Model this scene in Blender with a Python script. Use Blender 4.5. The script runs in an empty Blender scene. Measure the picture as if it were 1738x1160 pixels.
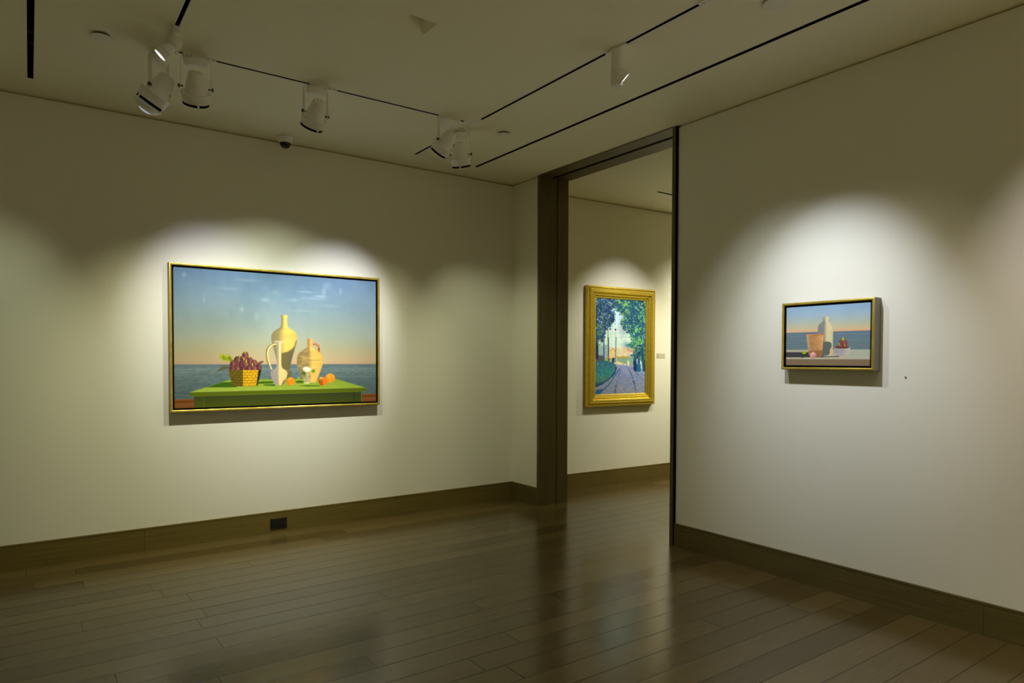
import bpy, bmesh, math, random
import numpy as np
from mathutils import Vector, Matrix

random.seed(7)
sc = bpy.context.scene
COL = sc.collection
PI = math.pi

# ------------------------------------------------------------------ camera
FOC, CX, CY, CZ, YAW, PITCH, ROLL, SY = 1144.0676, -3.7685, -5.2606, 1.3396, 0.6215, -0.025, 0.0026, 58.69
cam_d = bpy.data.cameras.new('camera')
cam = bpy.data.objects.new('camera', cam_d)
COL.objects.link(cam)
F = Vector((math.sin(YAW) * math.cos(PITCH), math.cos(YAW) * math.cos(PITCH), math.sin(PITCH)))
R0 = Vector((math.cos(YAW), -math.sin(YAW), 0)); U0 = R0.cross(F)
R = R0 * math.cos(ROLL) + U0 * math.sin(ROLL); U = -R0 * math.sin(ROLL) + U0 * math.cos(ROLL)
M = Matrix((R, U, -F)).transposed().to_4x4(); M.translation = (CX, CY, CZ)
cam.matrix_world = M
cam_d.sensor_fit = 'HORIZONTAL'; cam_d.sensor_width = 36.0
cam_d.lens = FOC / 1738 * 36
cam_d.shift_y = SY / 1738
cam_d.clip_start = 0.02
sc.camera = cam

# ------------------------------------------------------------------ world, exposure
w = bpy.data.worlds.new('world'); sc.world = w; w.use_nodes = True
w.node_tree.nodes['Background'].inputs[0].default_value = (0, 0, 0, 1)
w.node_tree.nodes['Background'].inputs[1].default_value = 0
vs = sc.view_settings
sc.display_settings.display_device = 'sRGB'
vs.view_transform = 'Standard'; vs.look = 'None'; vs.gamma = 1; vs.use_curve_mapping = False
vs.exposure = 0.0
sc.cycles.use_denoising = True
sc.cycles.max_bounces = 10; sc.cycles.diffuse_bounces = 8; sc.cycles.glossy_bounces = 4
sc.cycles.sample_clamp_indirect = 4
sc.cycles.caustics_reflective = False; sc.cycles.caustics_refractive = False

# ------------------------------------------------------------------ the gallery lamps and added fill lamps (position, target, watts, cone deg, blend, colour)
WARM = (1.0, 0.93, 0.66); NEUT = (1.0, 0.99, 0.95)
#@LAMPS
L_A = (34.5, (0.91, 1.00, 0.68)); L_B1 = (63.9, (0.78, 0.77, 1.00)); L_B2 = (73.8, (1.00, 0.97, 0.58)); L_C = (3, WARM); L_D = (80.6, (0.94, 1.00, 0.77))
L_E1 = (97.0, (0.83, 0.84, 1.00)); L_E2 = (69.4, (1.00, 0.97, 0.63)); L_F = (41.6, (0.97, 1.00, 0.68)); L_G = (37.3, (0.89, 0.97, 1.00))
#@END
def lamp(name, pos, aim, watts, cone, blend=1.0, col=NEUT, rad=0.022, parent=None):
    ld = bpy.data.lights.new(name, 'SPOT'); ld.energy = watts; ld.color = col
    ld.spot_size = math.radians(cone); ld.spot_blend = blend; ld.shadow_soft_size = rad
    o = bpy.data.objects.new(name, ld); COL.objects.link(o)
    o.location = pos
    o.rotation_euler = (Vector(aim) - Vector(pos)).to_track_quat('-Z', 'Y').to_euler()
    if parent:
        o.parent = parent; o.matrix_parent_inverse = parent.matrix_world.inverted()
    return o
G = 1.0
HEAD_AND_FILL_LAMPS = [   # unseen heads behind the pools and shadows, plus added fill lamps
    ((-1.2, -3.22, 2.78), (0, -3.18, 1.44), 93, 54, (0.73, 0.81, 1.00)),
    ((-1.2, -3.22, 2.78), (-.05, -3.19, 0.5), 25.2, 86, (1.00, 0.80, 0.30)),
    ((-1.2, -3.95, 2.78), (0, -3.15, 0.95), 9.0, 70, NEUT),
    ((-1.2, -4.55, 2.78), (0, -4.62, 1.55), 69.1, 66, (1.00, 0.89, 0.87)),
    ((1.38, -1.2, 2.80), (1.38, 0, 1.50), 68.3, 62, (0.98, 0.94, 1.00)),
    ((1.38, -1.2, 2.80), (1.38, 0, 0.5), 33.5, 90, (1.00, 0.98, 0.35)),
    ((3.2, -3.6, 2.80), (4.5, -3.6, 1.0), 119.3, 116, (1.00, 0.91, 0.43)),  # added fill, bounced off the unseen east wall into the next room
    ((3.1, -1.2, 2.80), (3.0, 0, 1.2), 314.8, 104, (1.00, 0.94, 0.70)),  # added wide fill that lifts the next room's wall and ceiling
    ((-2.18, -6.4, 2.98), (-2.18, -6.4, 0), 767.9, 110, (1.00, 1.00, 0.86)),  # added unseen fill, bounced off the floor to brighten the ceiling
]
for p_, a_, e_, c_, k_ in HEAD_AND_FILL_LAMPS:
    lamp('head_or_fill_lamp', p_, a_, e_ * G, c_, 1.0, k_)

# ------------------------------------------------------------------ helpers
def link(name, me, parent=None, mat=None):
    o = bpy.data.objects.new(name, me); COL.objects.link(o)
    if mat:
        me.materials.append(mat)
    if parent:
        o.parent = parent
    return o
def tag(o, label=None, cat=None, group=None, kind=None):
    if label: o['label'] = label
    if cat: o['category'] = cat
    if group: o['group'] = group
    if kind: o['kind'] = kind
    return o
def empty(name, loc=(0, 0, 0), rz=0.0):
    o = bpy.data.objects.new(name, None); COL.objects.link(o)
    o.location = loc; o.rotation_euler = (0, 0, rz); o.empty_display_size = 0.05
    return o
def finish(bm, name, mat, parent=None, smooth=False, bevel=0.0, seg=2):
    bmesh.ops.recalc_face_normals(bm, faces=bm.faces)
    me = bpy.data.meshes.new(name); bm.to_mesh(me); bm.free()
    if smooth:
        for p in me.polygons: p.use_smooth = True
        try: me.set_sharp_from_angle(angle=math.radians(35))
        except Exception: pass
    o = link(name, me, parent, mat)
    if bevel:
        m = o.modifiers.new('bevel', 'BEVEL'); m.width = bevel; m.segments = seg; m.limit_method = 'ANGLE'
    return o
def box(bm, x0, x1, y0, y1, z0, z1, mtx=None):
    r = bmesh.ops.create_cube(bm, size=1)
    for v in r['verts']:
        v.co = Vector(((x0 + x1) / 2 + v.co.x * (x1 - x0), (y0 + y1) / 2 + v.co.y * (y1 - y0), (z0 + z1) / 2 + v.co.z * (z1 - z0)))
        if mtx: v.co = mtx @ v.co
def lathe(bm, prof, n=40, mtx=None, cap0=False, cap1=False):
    rings = []
    for r, z in prof:
        if r < 1e-6:
            v = bm.verts.new(Vector((0, 0, z))); rings.append([v]); continue
        rings.append([bm.verts.new(Vector((r * math.cos(2 * PI * i / n), r * math.sin(2 * PI * i / n), z))) for i in range(n)])
    for a, b in zip(rings, rings[1:]):
        for i in range(n):
            j = (i + 1) % n
            if len(a) == 1 and len(b) == 1: continue
            if len(a) == 1: bm.faces.new((a[0], b[i], b[j]))
            elif len(b) == 1: bm.faces.new((a[i], a[j], b[0]))
            else: bm.faces.new((a[i], a[j], b[j], b[i]))
    if cap0 and len(rings[0]) > 1: bm.faces.new(rings[0])
    if cap1 and len(rings[-1]) > 1: bm.faces.new(rings[-1])
    if mtx:
        for ring in rings:
            for v in ring: v.co = mtx @ v.co
def strip(bm, pts, width_dir, w_, t, mtx=None):
    """flat bar of width w_ along width_dir and thickness t swept along pts"""
    wd = Vector(width_dir).normalized(); pts = [Vector(p) for p in pts]
    secs = []
    for i, p in enumerate(pts):
        a = pts[max(i - 1, 0)]; b = pts[min(i + 1, len(pts) - 1)]
        tn = (b - a).normalized(); nn = tn.cross(wd).normalized()
        s = [p + wd * w_ / 2 + nn * t / 2, p - wd * w_ / 2 + nn * t / 2, p - wd * w_ / 2 - nn * t / 2, p + wd * w_ / 2 - nn * t / 2]
        if mtx: s = [mtx @ q for q in s]
        secs.append([bm.verts.new(q) for q in s])
    for a, b in zip(secs, secs[1:]):
        for i in range(4):
            bm.faces.new((a[i], a[(i + 1) % 4], b[(i + 1) % 4], b[i]))
    bm.faces.new(secs[0]); bm.faces.new(secs[-1][::-1])

# ------------------------------------------------------------------ materials
def srgb(c):
    return tuple(((v / 255) / 12.92 if v / 255 <= 0.04045 else ((v / 255 + 0.055) / 1.055) ** 2.4) for v in c)
class N:
    def __init__(s, name):
        s.m = bpy.data.materials.new(name); s.m.use_nodes = True; s.t = s.m.node_tree
        s.b = s.t.nodes['Principled BSDF']
    def n(s, typ, **kw):
        x = s.t.nodes.new(typ)
        for k, v in kw.items():
            if k.startswith('i_'):
                x.inputs[int(k[2:])].default_value = v
            else: setattr(x, k, v)
        return x
    def l(s, a, b): s.t.links.new(a, b)
    def math(s, op, a, b=None, c=None):
        x = s.t.nodes.new('ShaderNodeMath'); x.operation = op
        for i, v in enumerate((a, b, c)):
            if v is None: continue
            if isinstance(v, (int, float)): x.inputs[i].default_value = v
            else: s.l(v, x.inputs[i])
        return x.outputs[0]
def simple(name, col, rough=0.5, metal=0.0, noise=0.06, scale=30, bump=0.0, spec=0.5, emit=None, es=0):
    k = N(name)
    tc = k.n('ShaderNodeTexCoord'); nz = k.n('ShaderNodeTexNoise'); nz.inputs['Scale'].default_value = scale
    k.l(tc.outputs['Object'], nz.inputs['Vector'])
    mx = k.n('ShaderNodeMix', data_type='RGBA')
    c = Vector(col)
    mx.inputs[6].default_value = (*(c * (1 - noise)), 1); mx.inputs[7].default_value = (*(c * (1 + noise)), 1)
    k.l(nz.outputs['Fac'], mx.inputs[0]); k.l(mx.outputs[2], k.b.inputs['Base Color'])
    k.b.inputs['Roughness'].default_value = rough; k.b.inputs['Metallic'].default_value = metal
    k.b.inputs['Specular IOR Level'].default_value = spec
    if bump:
        b = k.n('ShaderNodeBump'); b.inputs['Strength'].default_value = bump; b.inputs['Distance'].default_value = 0.002
        k.l(nz.outputs['Fac'], b.inputs['Height']); k.l(b.outputs[0], k.b.inputs['Normal'])
    if emit:
        k.b.inputs['Emission Color'].default_value = (*emit, 1); k.b.inputs['Emission Strength'].default_value = es
    return k.m
M_WALL = simple('wall_paint', (0.82, 0.805, 0.70), 0.75, noise=0.012, scale=1.3, spec=0.15)
M_CEIL = simple('ceiling_paint', (0.91, 0.89, 0.72), 0.8, noise=0.012, scale=1.1, spec=0.1)
M_WHITE = simple('white_enamel', (0.86, 0.85, 0.80), 0.35, noise=0.02, scale=20)
M_BLACK = simple('matt_black', (0.005, 0.0045, 0.003), 0.9, noise=0.2, spec=0.05)
M_GAP = simple('shadow_gap', (0.55, 0.47, 0.28), 0.9, noise=0.1)
M_BLKPL = simple('black_plastic', (0.008, 0.008, 0.009), 0.25, noise=0.1)
M_DOME = simple('dark_dome_glass', (0.01, 0.01, 0.011), 0.08, noise=0.05)
M_STEEL = simple('dark_steel', (0.10, 0.09, 0.075), 0.4, metal=0.8, noise=0.1)
M_LENS = simple('lamp_lens', (0.5, 0.55, 0.6), 0.15, noise=0.3, scale=60)
M_LENS_ON = simple('lit_lens', (0.8, 0.8, 0.8), 0.2, noise=0.1, emit=(1, 0.98, 0.9), es=2.2)
M_LENS_BL = simple('facetted_lit_lens', (0.6, 0.7, 0.8), 0.15, noise=0.5, scale=90, emit=(0.55, 0.66, 0.8), es=0.45)
M_PALE = simple('pale_diffuser', (0.62, 0.68, 0.60), 0.4, noise=0.03)
M_CARD = simple('label_card', (0.60, 0.58, 0.44), 0.6, noise=0.02)
M_CARDINK = simple('label_ink', (0.20, 0.19, 0.14), 0.6, noise=0.05)
M_CARDINK2 = simple('label_text', (0.50, 0.48, 0.35), 0.6, noise=0.05)
M_LINER = simple('black_liner', (0.005, 0.004, 0.003), 0.8, noise=0.2, spec=0.1)
M_SIDE = simple('frame_side_paint', (0.23, 0.22, 0.19), 0.5, noise=0.08, scale=12)

def wood(name, c0, c1, axis, rough=0.5):
    k = N(name)
    tc = k.n('ShaderNodeTexCoord'); mp = k.n('ShaderNodeMapping')
    sc_ = [110, 110, 110]; sc_[axis] = 2.5
    mp.inputs['Scale'].default_value = sc_
    k.l(tc.outputs['Object'], mp.inputs['Vector'])
    nz = k.n('ShaderNodeTexNoise'); nz.inputs['Scale'].default_value = 1.0; nz.inputs['Detail'].default_value = 5
    k.l(mp.outputs[0], nz.inputs['Vector'])
    cr = k.n('ShaderNodeValToRGB'); cr.color_ramp.elements[0].position = 0.2; cr.color_ramp.elements[1].position = 0.85
    cr.color_ramp.elements[0].color = (*c0, 1); cr.color_ramp.elements[1].color = (*c1, 1)
    k.l(nz.outputs['Fac'], cr.inputs[0]); k.l(cr.outputs[0], k.b.inputs['Base Color'])
    k.b.inputs['Roughness'].default_value = rough; k.b.inputs['Specular IOR Level'].default_value = 0.3
    b = k.n('ShaderNodeBump'); b.inputs['Strength'].default_value = 0.15; b.inputs['Distance'].default_value = 0.001
    k.l(nz.outputs['Fac'], b.inputs['Height']); k.l(b.outputs[0], k.b.inputs['Normal'])
    return k.m
WD0, WD1 = (0.110, 0.080, 0.018), (0.185, 0.138, 0.034)
M_WX = wood('stained_oak_x', WD0, WD1, 0); M_WY = wood('stained_oak_y', (0.085, 0.064, 0.020), (0.150, 0.115, 0.036), 1); M_WZ = wood('stained_oak_z', (0.090, 0.068, 0.026), (0.150, 0.115, 0.046), 2)

def gold(name, c0, c1, rough=0.33, scale=25, bump=0.1):
    k = N(name)
    tc = k.n('ShaderNodeTexCoord'); nz = k.n('ShaderNodeTexNoise'); nz.inputs['Scale'].default_value = scale; nz.inputs['Detail'].default_value = 4
    k.l(tc.outputs['Object'], nz.inputs['Vector'])
    cr = k.n('ShaderNodeValToRGB'); cr.color_ramp.elements[0].position = 0.35; cr.color_ramp.elements[1].position = 0.68
    cr.color_ramp.elements[0].color = (*c0, 1); cr.color_ramp.elements[1].color = (*c1, 1)
    k.l(nz.outputs['Fac'], cr.inputs[0]); k.l(cr.outputs[0], k.b.inputs['Base Color'])
    k.b.inputs['Metallic'].default_value = 0.55; k.b.inputs['Roughness'].default_value = rough
    b = k.n('ShaderNodeBump'); b.inputs['Strength'].default_value = bump; b.inputs['Distance'].default_value = 0.002
    k.l(nz.outputs['Fac'], b.inputs['Height']); k.l(b.outputs[0], k.b.inputs['Normal'])
    return k.m
M_GOLD = gold('brushed_gold_leaf', (0.50, 0.36, 0.05), (0.66, 0.50, 0.09), 0.30, 14, 0.02)
M_GOLD2 = gold('ornate_gilding', (0.60, 0.42, 0.03), (0.93, 0.73, 0.11), 0.33, 130, 0.35)

def floor_mat():
    k = N('oak_plank_floor')
    tc = k.n('ShaderNodeTexCoord'); sp = k.n('ShaderNodeSeparateXYZ'); k.l(tc.outputs['Object'], sp.inputs[0])
    X, Y = sp.outputs[0], sp.outputs[1]
    PW, PL = 0.1487, 1.75
    yy = k.math('DIVIDE', k.math('ADD', Y, 2.872), PW)
    row = k.math('FLOOR', yy); fy = k.math('FRACT', yy)
    wn = k.n('ShaderNodeTexWhiteNoise', noise_dimensions='1D'); k.l(row, wn.inputs['W'])
    xx = k.math('ADD', k.math('DIVIDE', X, PL), k.math('MULTIPLY', wn.outputs['Value'], 7.3))
    colx = k.math('FLOOR', xx); fx = k.math('FRACT', xx)
    cb = k.n('ShaderNodeCombineXYZ'); k.l(row, cb.inputs[0]); k.l(colx, cb.inputs[1])
    wn2 = k.n('ShaderNodeTexWhiteNoise', noise_dimensions='2D'); k.l(cb.outputs[0], wn2.inputs['Vector'])
    # distance to the seams in metres
    dy = k.math('MULTIPLY', k.math('MINIMUM', fy, k.math('SUBTRACT', 1.0, fy)), PW)
    dx = k.math('MULTIPLY', k.math('MINIMUM', fx, k.math('SUBTRACT', 1.0, fx)), PL)
    d = k.math('MINIMUM', dy, dx)
    seam = k.math('SUBTRACT', 1.0, k.math('MINIMUM', 1.0, k.math('DIVIDE', d, 0.0034)))
    # grain
    cb2 = k.n('ShaderNodeCombineXYZ'); k.l(k.math('ADD', k.math('MULTIPLY', X, 2.2), k.math('MULTIPLY', wn2.outputs['Value'], 31.0)), cb2.inputs[0])
    k.l(k.math('MULTIPLY', Y, 46.0), cb2.inputs[1]); k.l(row, cb2.inputs[2])
    nz = k.n('ShaderNodeTexNoise'); nz.inputs['Scale'].default_value = 1; nz.inputs['Detail'].default_value = 6; k.l(cb2.outputs[0], nz.inputs['Vector'])
    cr = k.n('ShaderNodeValToRGB')
    e = cr.color_ramp.elements
    e[0].position = 0.0; e[0].color = (0.068, 0.047, 0.0165, 1); e[1].position = 1.0; e[1].color = (0.150, 0.104, 0.038, 1)
    f = k.math('ADD', k.math('MULTIPLY', wn2.outputs['Value'], 0.68), k.math('MULTIPLY', k.math('SUBTRACT', nz.outputs['Fac'], 0.12), 0.45))
    k.l(f, cr.inputs[0])
    mx = k.n('ShaderNodeMix', data_type='RGBA'); mx.inputs[7].default_value = (0.020, 0.013, 0.005, 1)
    k.l(seam, mx.inputs[0]); k.l(cr.outputs[0], mx.inputs[6]); k.l(mx.outputs[2], k.b.inputs['Base Color'])
    rg = k.math('ADD', 0.17, k.math('ADD', k.math('MULTIPLY', nz.outputs['Fac'], 0.04), k.math('MULTIPLY', wn2.outputs['Value'], 0.05)))
    k.l(rg, k.b.inputs['Roughness'])
    h = k.math('ADD', k.math('MULTIPLY', seam, -1.0), k.math('ADD', k.math('MULTIPLY', nz.outputs['Fac'], 0.04), k.math('MULTIPLY', k.math('MULTIPLY', fy, k.math('SUBTRACT', wn2.outputs['Value'], 0.5)), 1.2)))
    b = k.n('ShaderNodeBump'); b.inputs['Strength'].default_value = 0.35; b.inputs['Distance'].default_value = 0.0012
    k.l(h, b.inputs['Height']); k.l(b.outputs[0], k.b.inputs['Normal'])
    spv = k.math('MULTIPLY', k.math('ADD', 0.70, k.math('MULTIPLY', wn2.outputs['Value'], 0.34)), k.math('SUBTRACT', 1.0, k.math('MULTIPLY', seam, 0.95)))
    k.l(spv, k.b.inputs['Specular IOR Level'])
    return k.m
M_FLOOR = floor_mat()

# ------------------------------------------------------------------ room shell
H = 3.0
XL, YB, XF = -6.0, -8.0, 4.5            # far ends of the two rooms
WT = 0.31                               # thickness of the dividing wall
DY0, DY1 = -0.44, -1.98                 # clear opening between the jambs
GAP = 0.013                             # shadow gap below the ceiling
OA, OB = Vector((0.31, 0.018)), Vector((XF + .1, -0.1775))   # line of the wall in the next room

bm = bmesh.new(); box(bm, XL - .2, XF + .2, YB - .2, 0.25, -0.05, 0.0)
tag(finish(bm, 'floor', M_FLOOR), kind='structure')

def struct(name, boxes, mat):
    bm = bmesh.new()
    for b in boxes: box(bm, *b)
    return tag(finish(bm, name, mat), kind='structure')
struct('wall_back', [(XL - .2, 0.02, 0, 0.12, 0, H - GAP)], M_WALL)
struct('wall_right', [(0, WT, DY0 + .03, 0.12, 0, H - GAP), (0, WT, YB - .1, DY1 - .045, 0, H - GAP)], M_WALL)
struct('wall_left', [(XL - .15, XL, YB - .1, 0.1, 0, H - GAP)], M_WALL)
struct('wall_front', [(XL - .15, XF + .1, YB - .15, YB, 0, H - GAP)], M_WALL)
struct('wall_east', [(XF, XF + .15, YB - .1, 0.1, 0, H - GAP)], M_WALL)
ang = math.atan2((OB - OA).y, (OB - OA).x)
def mo(off=0):   # frame of the next room's wall: x along it, -y out of it
    return Matrix.Translation((OA.x, OA.y, 0)) @ Matrix.Rotation(ang, 4, 'Z')
bm = bmesh.new(); box(bm, 0.0, 4.3, 0, 0.2, 0, H - GAP, mo())
tag(finish(bm, 'wall_far', M_WALL), kind='structure')

# reveal strips: the recessed backing of the shadow gap between the walls and the ceiling
struct('trim_1', [(XL, 0.02, 0.018, 0.12, H - GAP, H)], M_GAP)
struct('trim_2', [(0.018, WT - .018, DY0 + .03, 0.12, H - GAP, H), (0.018, WT - .018, YB, DY1 - .045, H - GAP, H)], M_GAP)
bm = bmesh.new(); box(bm, 0.0, 4.3, 0.018, 0.2, H - GAP, H, mo())
tag(finish(bm, 'trim_3', M_GAP), kind='structure')

# ceiling with real openings
SLOT_W = 0.030; TRW = 0.020
TX1, TX2, TYC = -3.149, -1.203, -1.203       # the two tracks along y and the cross track
holes = []
def hole(x0, x1, y0, y1): holes.append((min(x0, x1), max(x0, x1), min(y0, y1), max(y0, y1))); return holes[-1]
H_S1 = hole(-3.757, -3.727, -6.8, -0.307)
H_S3 = hole(-0.625, -0.596, -6.8, -0.307)
H_S4 = hole(1.305, 4.2, -0.655, -0.625)
H_SQ = hole(-2.252, -2.106, -2.296, -2.150)
H_TA = hole(-3.10, -1.27, TYC - TRW / 2, TYC + TRW / 2)
H_TB = hole(TX1 - TRW / 2, TX1 + TRW / 2, -6.8, -1.452)
H_TC = hole(TX2 - TRW / 2, TX2 + TRW / 2, -1.10, -0.325)
H_TD = hole(TX2 - TRW / 2, TX2 + TRW / 2, -3.175, -1.305)
H_TE = hole(TX2 - TRW / 2, TX2 + TRW / 2, -6.8, -3.34)
xs = sorted({XL - .2, XF + .2} | {h[0] for h in holes} | {h[1] for h in holes})
ys = sorted({YB - .2, 0.25} | {h[2] for h in holes} | {h[3] for h in holes})
bm = bmesh.new(); vg = {}
def gv(i, j):
    if (i, j) not in vg: vg[(i, j)] = bm.verts.new((xs[i], ys[j], H))
    return vg[(i, j)]
for i in range(len(xs) - 1):
    for j in range(len(ys) - 1):
        cx, cy = (xs[i] + xs[i + 1]) / 2, (ys[j] + ys[j + 1]) / 2
        if any(h[0] < cx < h[1] and h[2] < cy < h[3] for h in holes): continue
        bm.faces.new((gv(i, j), gv(i, j + 1), gv(i + 1, j + 1), gv(i + 1, j)))
ce = bmesh.ops.extrude_face_region(bm, geom=bm.faces[:])
for v in [g for g in ce['geom'] if isinstance(g, bmesh.types.BMVert)]: v.co.z += 0.012
box(bm, XL - .2, XF + .2, YB - .2, 0.25, H + 0.13, H + 0.18)
tag(finish(bm, 'ceiling', M_CEIL), kind='structure')

def open_box(bm, h, z0, z1, pad=0.0):
    x0, x1, y0, y1 = h[0] - pad, h[1] + pad, h[2] - pad, h[3] + pad
    lo = [bm.verts.new((x, y, z0)) for x, y in ((x0, y0), (x1, y0), (x1, y1), (x0, y1))]
    hi = [bm.verts.new((x, y, z1)) for x, y in ((x0, y0), (x1, y0), (x1, y1), (x0, y1))]
    for i in range(4): bm.faces.new((lo[i], lo[(i + 1) % 4], hi[(i + 1) % 4], hi[i]))
    bm.faces.new(hi)
def air_slot(h, label, marks=()):
    t = tag(empty('air_slot', ((h[0] + h[1]) / 2, (h[2] + h[3]) / 2, H)), label, 'vent', 'linear slots in the ceiling')
    def loc(hh): return (hh[0] - t.location.x, hh[1] - t.location.x, hh[2] - t.location.y, hh[3] - t.location.y)
    bm = bmesh.new(); open_box(bm, loc(h), -0.0004, 0.07, -0.0006)
    finish(bm, 'slot_liner', M_BLACK, t)
    hh = loc(h)
    for m in marks:
        bm = bmesh.new(); box(bm, hh[0] + .001, hh[1] - .001, m - t.location.y - .004, m - t.location.y + .004, 0.02, 0.03)
        finish(bm, 'slot_bracket', M_STEEL, t)
air_slot(H_S1, 'broad black linear slot in the ceiling at the far left, running toward the camera', (-0.95, -0.8))
air_slot(H_S3, 'long thin black slot in the ceiling just in front of the doorway wall', (-1.9, -2.6))
air_slot(H_S4, 'short visible end of a black slot in the ceiling of the next room', ())

def track(hs, rail, label):
    """white flanged track body with a black slot; rail = full (x0,x1,y0,y1) of the white body"""
    c = ((rail[0] + rail[1]) / 2, (rail[2] + rail[3]) / 2)
    t = tag(empty('lighting_track', (c[0], c[1], H)), label, 'lighting track', 'ceiling lighting tracks')
    for h in hs:
        q = (h[0] - c[0], h[1] - c[0], h[2] - c[1], h[3] - c[1])
        bm = bmesh.new(); e = 0.006; x0, x1, y0, y1 = q
        box(bm, x0 - e, x0, y0 - e, y1 + e, -0.0015, 0.001); box(bm, x1, x1 + e, y0 - e, y1 + e, -0.0015, 0.001)
        box(bm, x0, x1, y0 - e, y0, -0.0015, 0.001); box(bm, x0, x1, y1, y1 + e, -0.0015, 0.001)
        finish(bm, 'track_flange', M_WHITE, t)
        bm = bmesh.new(); open_box(bm, q, -0.0008, 0.035, -0.0006)
        finish(bm, 'track_slot', M_BLACK, t)
    return t
def joint(t, x0, x1, y0, y1, screws):
    lx, ly = t.location.x, t.location.y
    bm = bmesh.new(); box(bm, x0 - lx, x1 - lx, y0 - ly, y1 - ly, -0.006, 0.0)
    o = finish(bm, 'track_connector', M_WHITE, t, bevel=0.0015)
    for x, y in screws:
        bm = bmesh.new(); lathe(bm, [(0.0035, -0.0068), (0.0035, -0.0055)], 12, Matrix.Translation((x - lx, y - ly, 0)), True, True)
        finish(bm, 'connector_screw', M_STEEL, o)
tA = track([H_TA], (-3.10, -1.27, TYC - .016, TYC + .016), 'lighting track crossing the ceiling parallel to the wall of the large painting')
tB = track([H_TB], (TX1 - .016, TX1 + .016, -6.8, -1.2), 'lighting track running toward the camera above the left cluster of spotlights')
tC = track([H_TC, H_TD, H_TE], (TX2 - .016, TX2 + .016, -6.8, -0.325), 'long lighting track running parallel to the doorway wall')
joint(tB, TX1 - .02, TX1 + .02, -1.45, -1.02, [(TX1, -1.40), (TX1, -1.25)])
joint(tA, -3.128, -3.09, TYC - .02, TYC + .02, [(-3.105, TYC)])
joint(tC, TX2 - .02, TX2 + .02, -1.305, -1.10, [(TX2, -1.27), (TX2, -1.13)])
joint(tA, -1.28, -1.224, TYC - .02, TYC + .02, [(-1.25, TYC)])
joint(tC, TX2 - .02, TX2 + .02, -3.34, -3.175, [(TX2, -3.20), (TX2, -3.31)])

# square recessed downlight
t = tag(empty('square_downlight', (-2.179, -2.223, H)), 'small square recessed downlight with tapered plaster sides in the middle of the ceiling', 'ceiling light')
bm = bmesh.new(); a = 0.0735; b_ = 0.030; D = 0.085
lo = [bm.verts.new((x * a, y * a, 0.0)) for x, y in ((-1, -1), (1, -1), (1, 1), (-1, 1))]
hi = [bm.verts.new((x * b_, y * b_, D)) for x, y in ((-1, -1), (1, -1), (1, 1), (-1, 1))]
for i in range(4): bm.faces.new((lo[i], lo[(i + 1) % 4], hi[(i + 1) % 4], hi[i]))
finish(bm, 'tapered_recess', M_CEIL, t)
bm = bmesh.new(); box(bm, -b_, b_, -b_, b_, D, D + .004)
finish(bm, 'recess_top', M_GAP, t)
bm = bmesh.new(); lathe(bm, [(0, D - .030), (0.007, D - .028), (0.011, D - .015), (0.011, D)], 20)
finish(bm, 'lamp_capsule', M_BLKPL, t, smooth=True)

# ------------------------------------------------------------------ baseboards
def baseboard(name, pieces, mat):
    """pieces: (matrix, length) along local x, face toward -y"""
    bm = bmesh.new()
    for m, x0, x1 in pieces:
        box(bm, x0, x1, -0.016, 0.0, 0, 0.150, m)
        box(bm, x0, x1, -0.0125, 0.0, 0.150, 0.1535, m)
        box(bm, x0, x1, -0.016, 0.0, 0.1535, 0.163, m)
    return tag(finish(bm, name, mat), kind='structure')
I4 = Matrix.Identity(4)
RY = Matrix.Rotation(-PI / 2, 4, 'Z')      # local x -> -world y, local -y -> -world x
baseboard('baseboard_back', [(I4, XL, -3.1355), (I4, -3.1340, -0.016)], M_WX)
def my(y): return -y
baseboard('baseboard_right', [(RY, 0.0, -(DY0 + .028)), (RY, -(DY1 - .045), 3.958), (RY, 3.9595, 8.0)], M_WY)
baseboard('baseboard_far', [(mo(), 0.0, 4.2)], M_WX)
baseboard('baseboard_left', [(Matrix.Translation((XL, -8, 0)) @ Matrix.Rotation(PI / 2, 4, 'Z'), 0.02, 7.97)], M_WY)

# ------------------------------------------------------------------ cased opening between the rooms
d1 = tag(empty('door_1', (0.155, (DY0 + DY1) / 2, 0)), kind='structure')
ox, oy = d1.location.x, d1.location.y
def dbox(name, bl, mat):
    bm = bmesh.new()
    for b in bl: box(bm, b[0] - ox, b[1] - ox, b[2] - oy, b[3] - oy, b[4], b[5])
    return finish(bm, name, mat, d1, bevel=0.0012, seg=1)
ZT = H - 0.004
for ya, yb in ((DY0, DY0 + .0295), (DY1 - .030, DY1)):
    f_ = (ya, yb)
    nm = dbox('door_jamb', [(-0.016, 0.188, ya, yb, 0, ZT), (0.197, WT + .016, ya, yb, 0, ZT)], M_WZ)
    yy0, yy1 = (DY0 + .006, DY0 + .03) if ya == DY0 else (DY1 - .03, DY1 - .006)
    dbox('pocket_groove', [(0.186, 0.199, yy0, yy1, 0, ZT)], M_BLACK)
dbox('gap_shade_strip', [(-0.012, WT + .012, DY1 - .0449, DY1 - .0301, 0, ZT)], M_BLACK)  # black strip put in as the shade of the gap beside the casing
dbox('door_header', [(-0.016, 0.126, DY1, DY0, H - .006, H + .012), (0.166, WT + .016, DY1, DY0, H - .006, H + .012)], M_WY)
dbox('sliding_groove', [(0.124, 0.168, DY1, DY0, H - .0045, H + .02)], M_BLACK)

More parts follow.
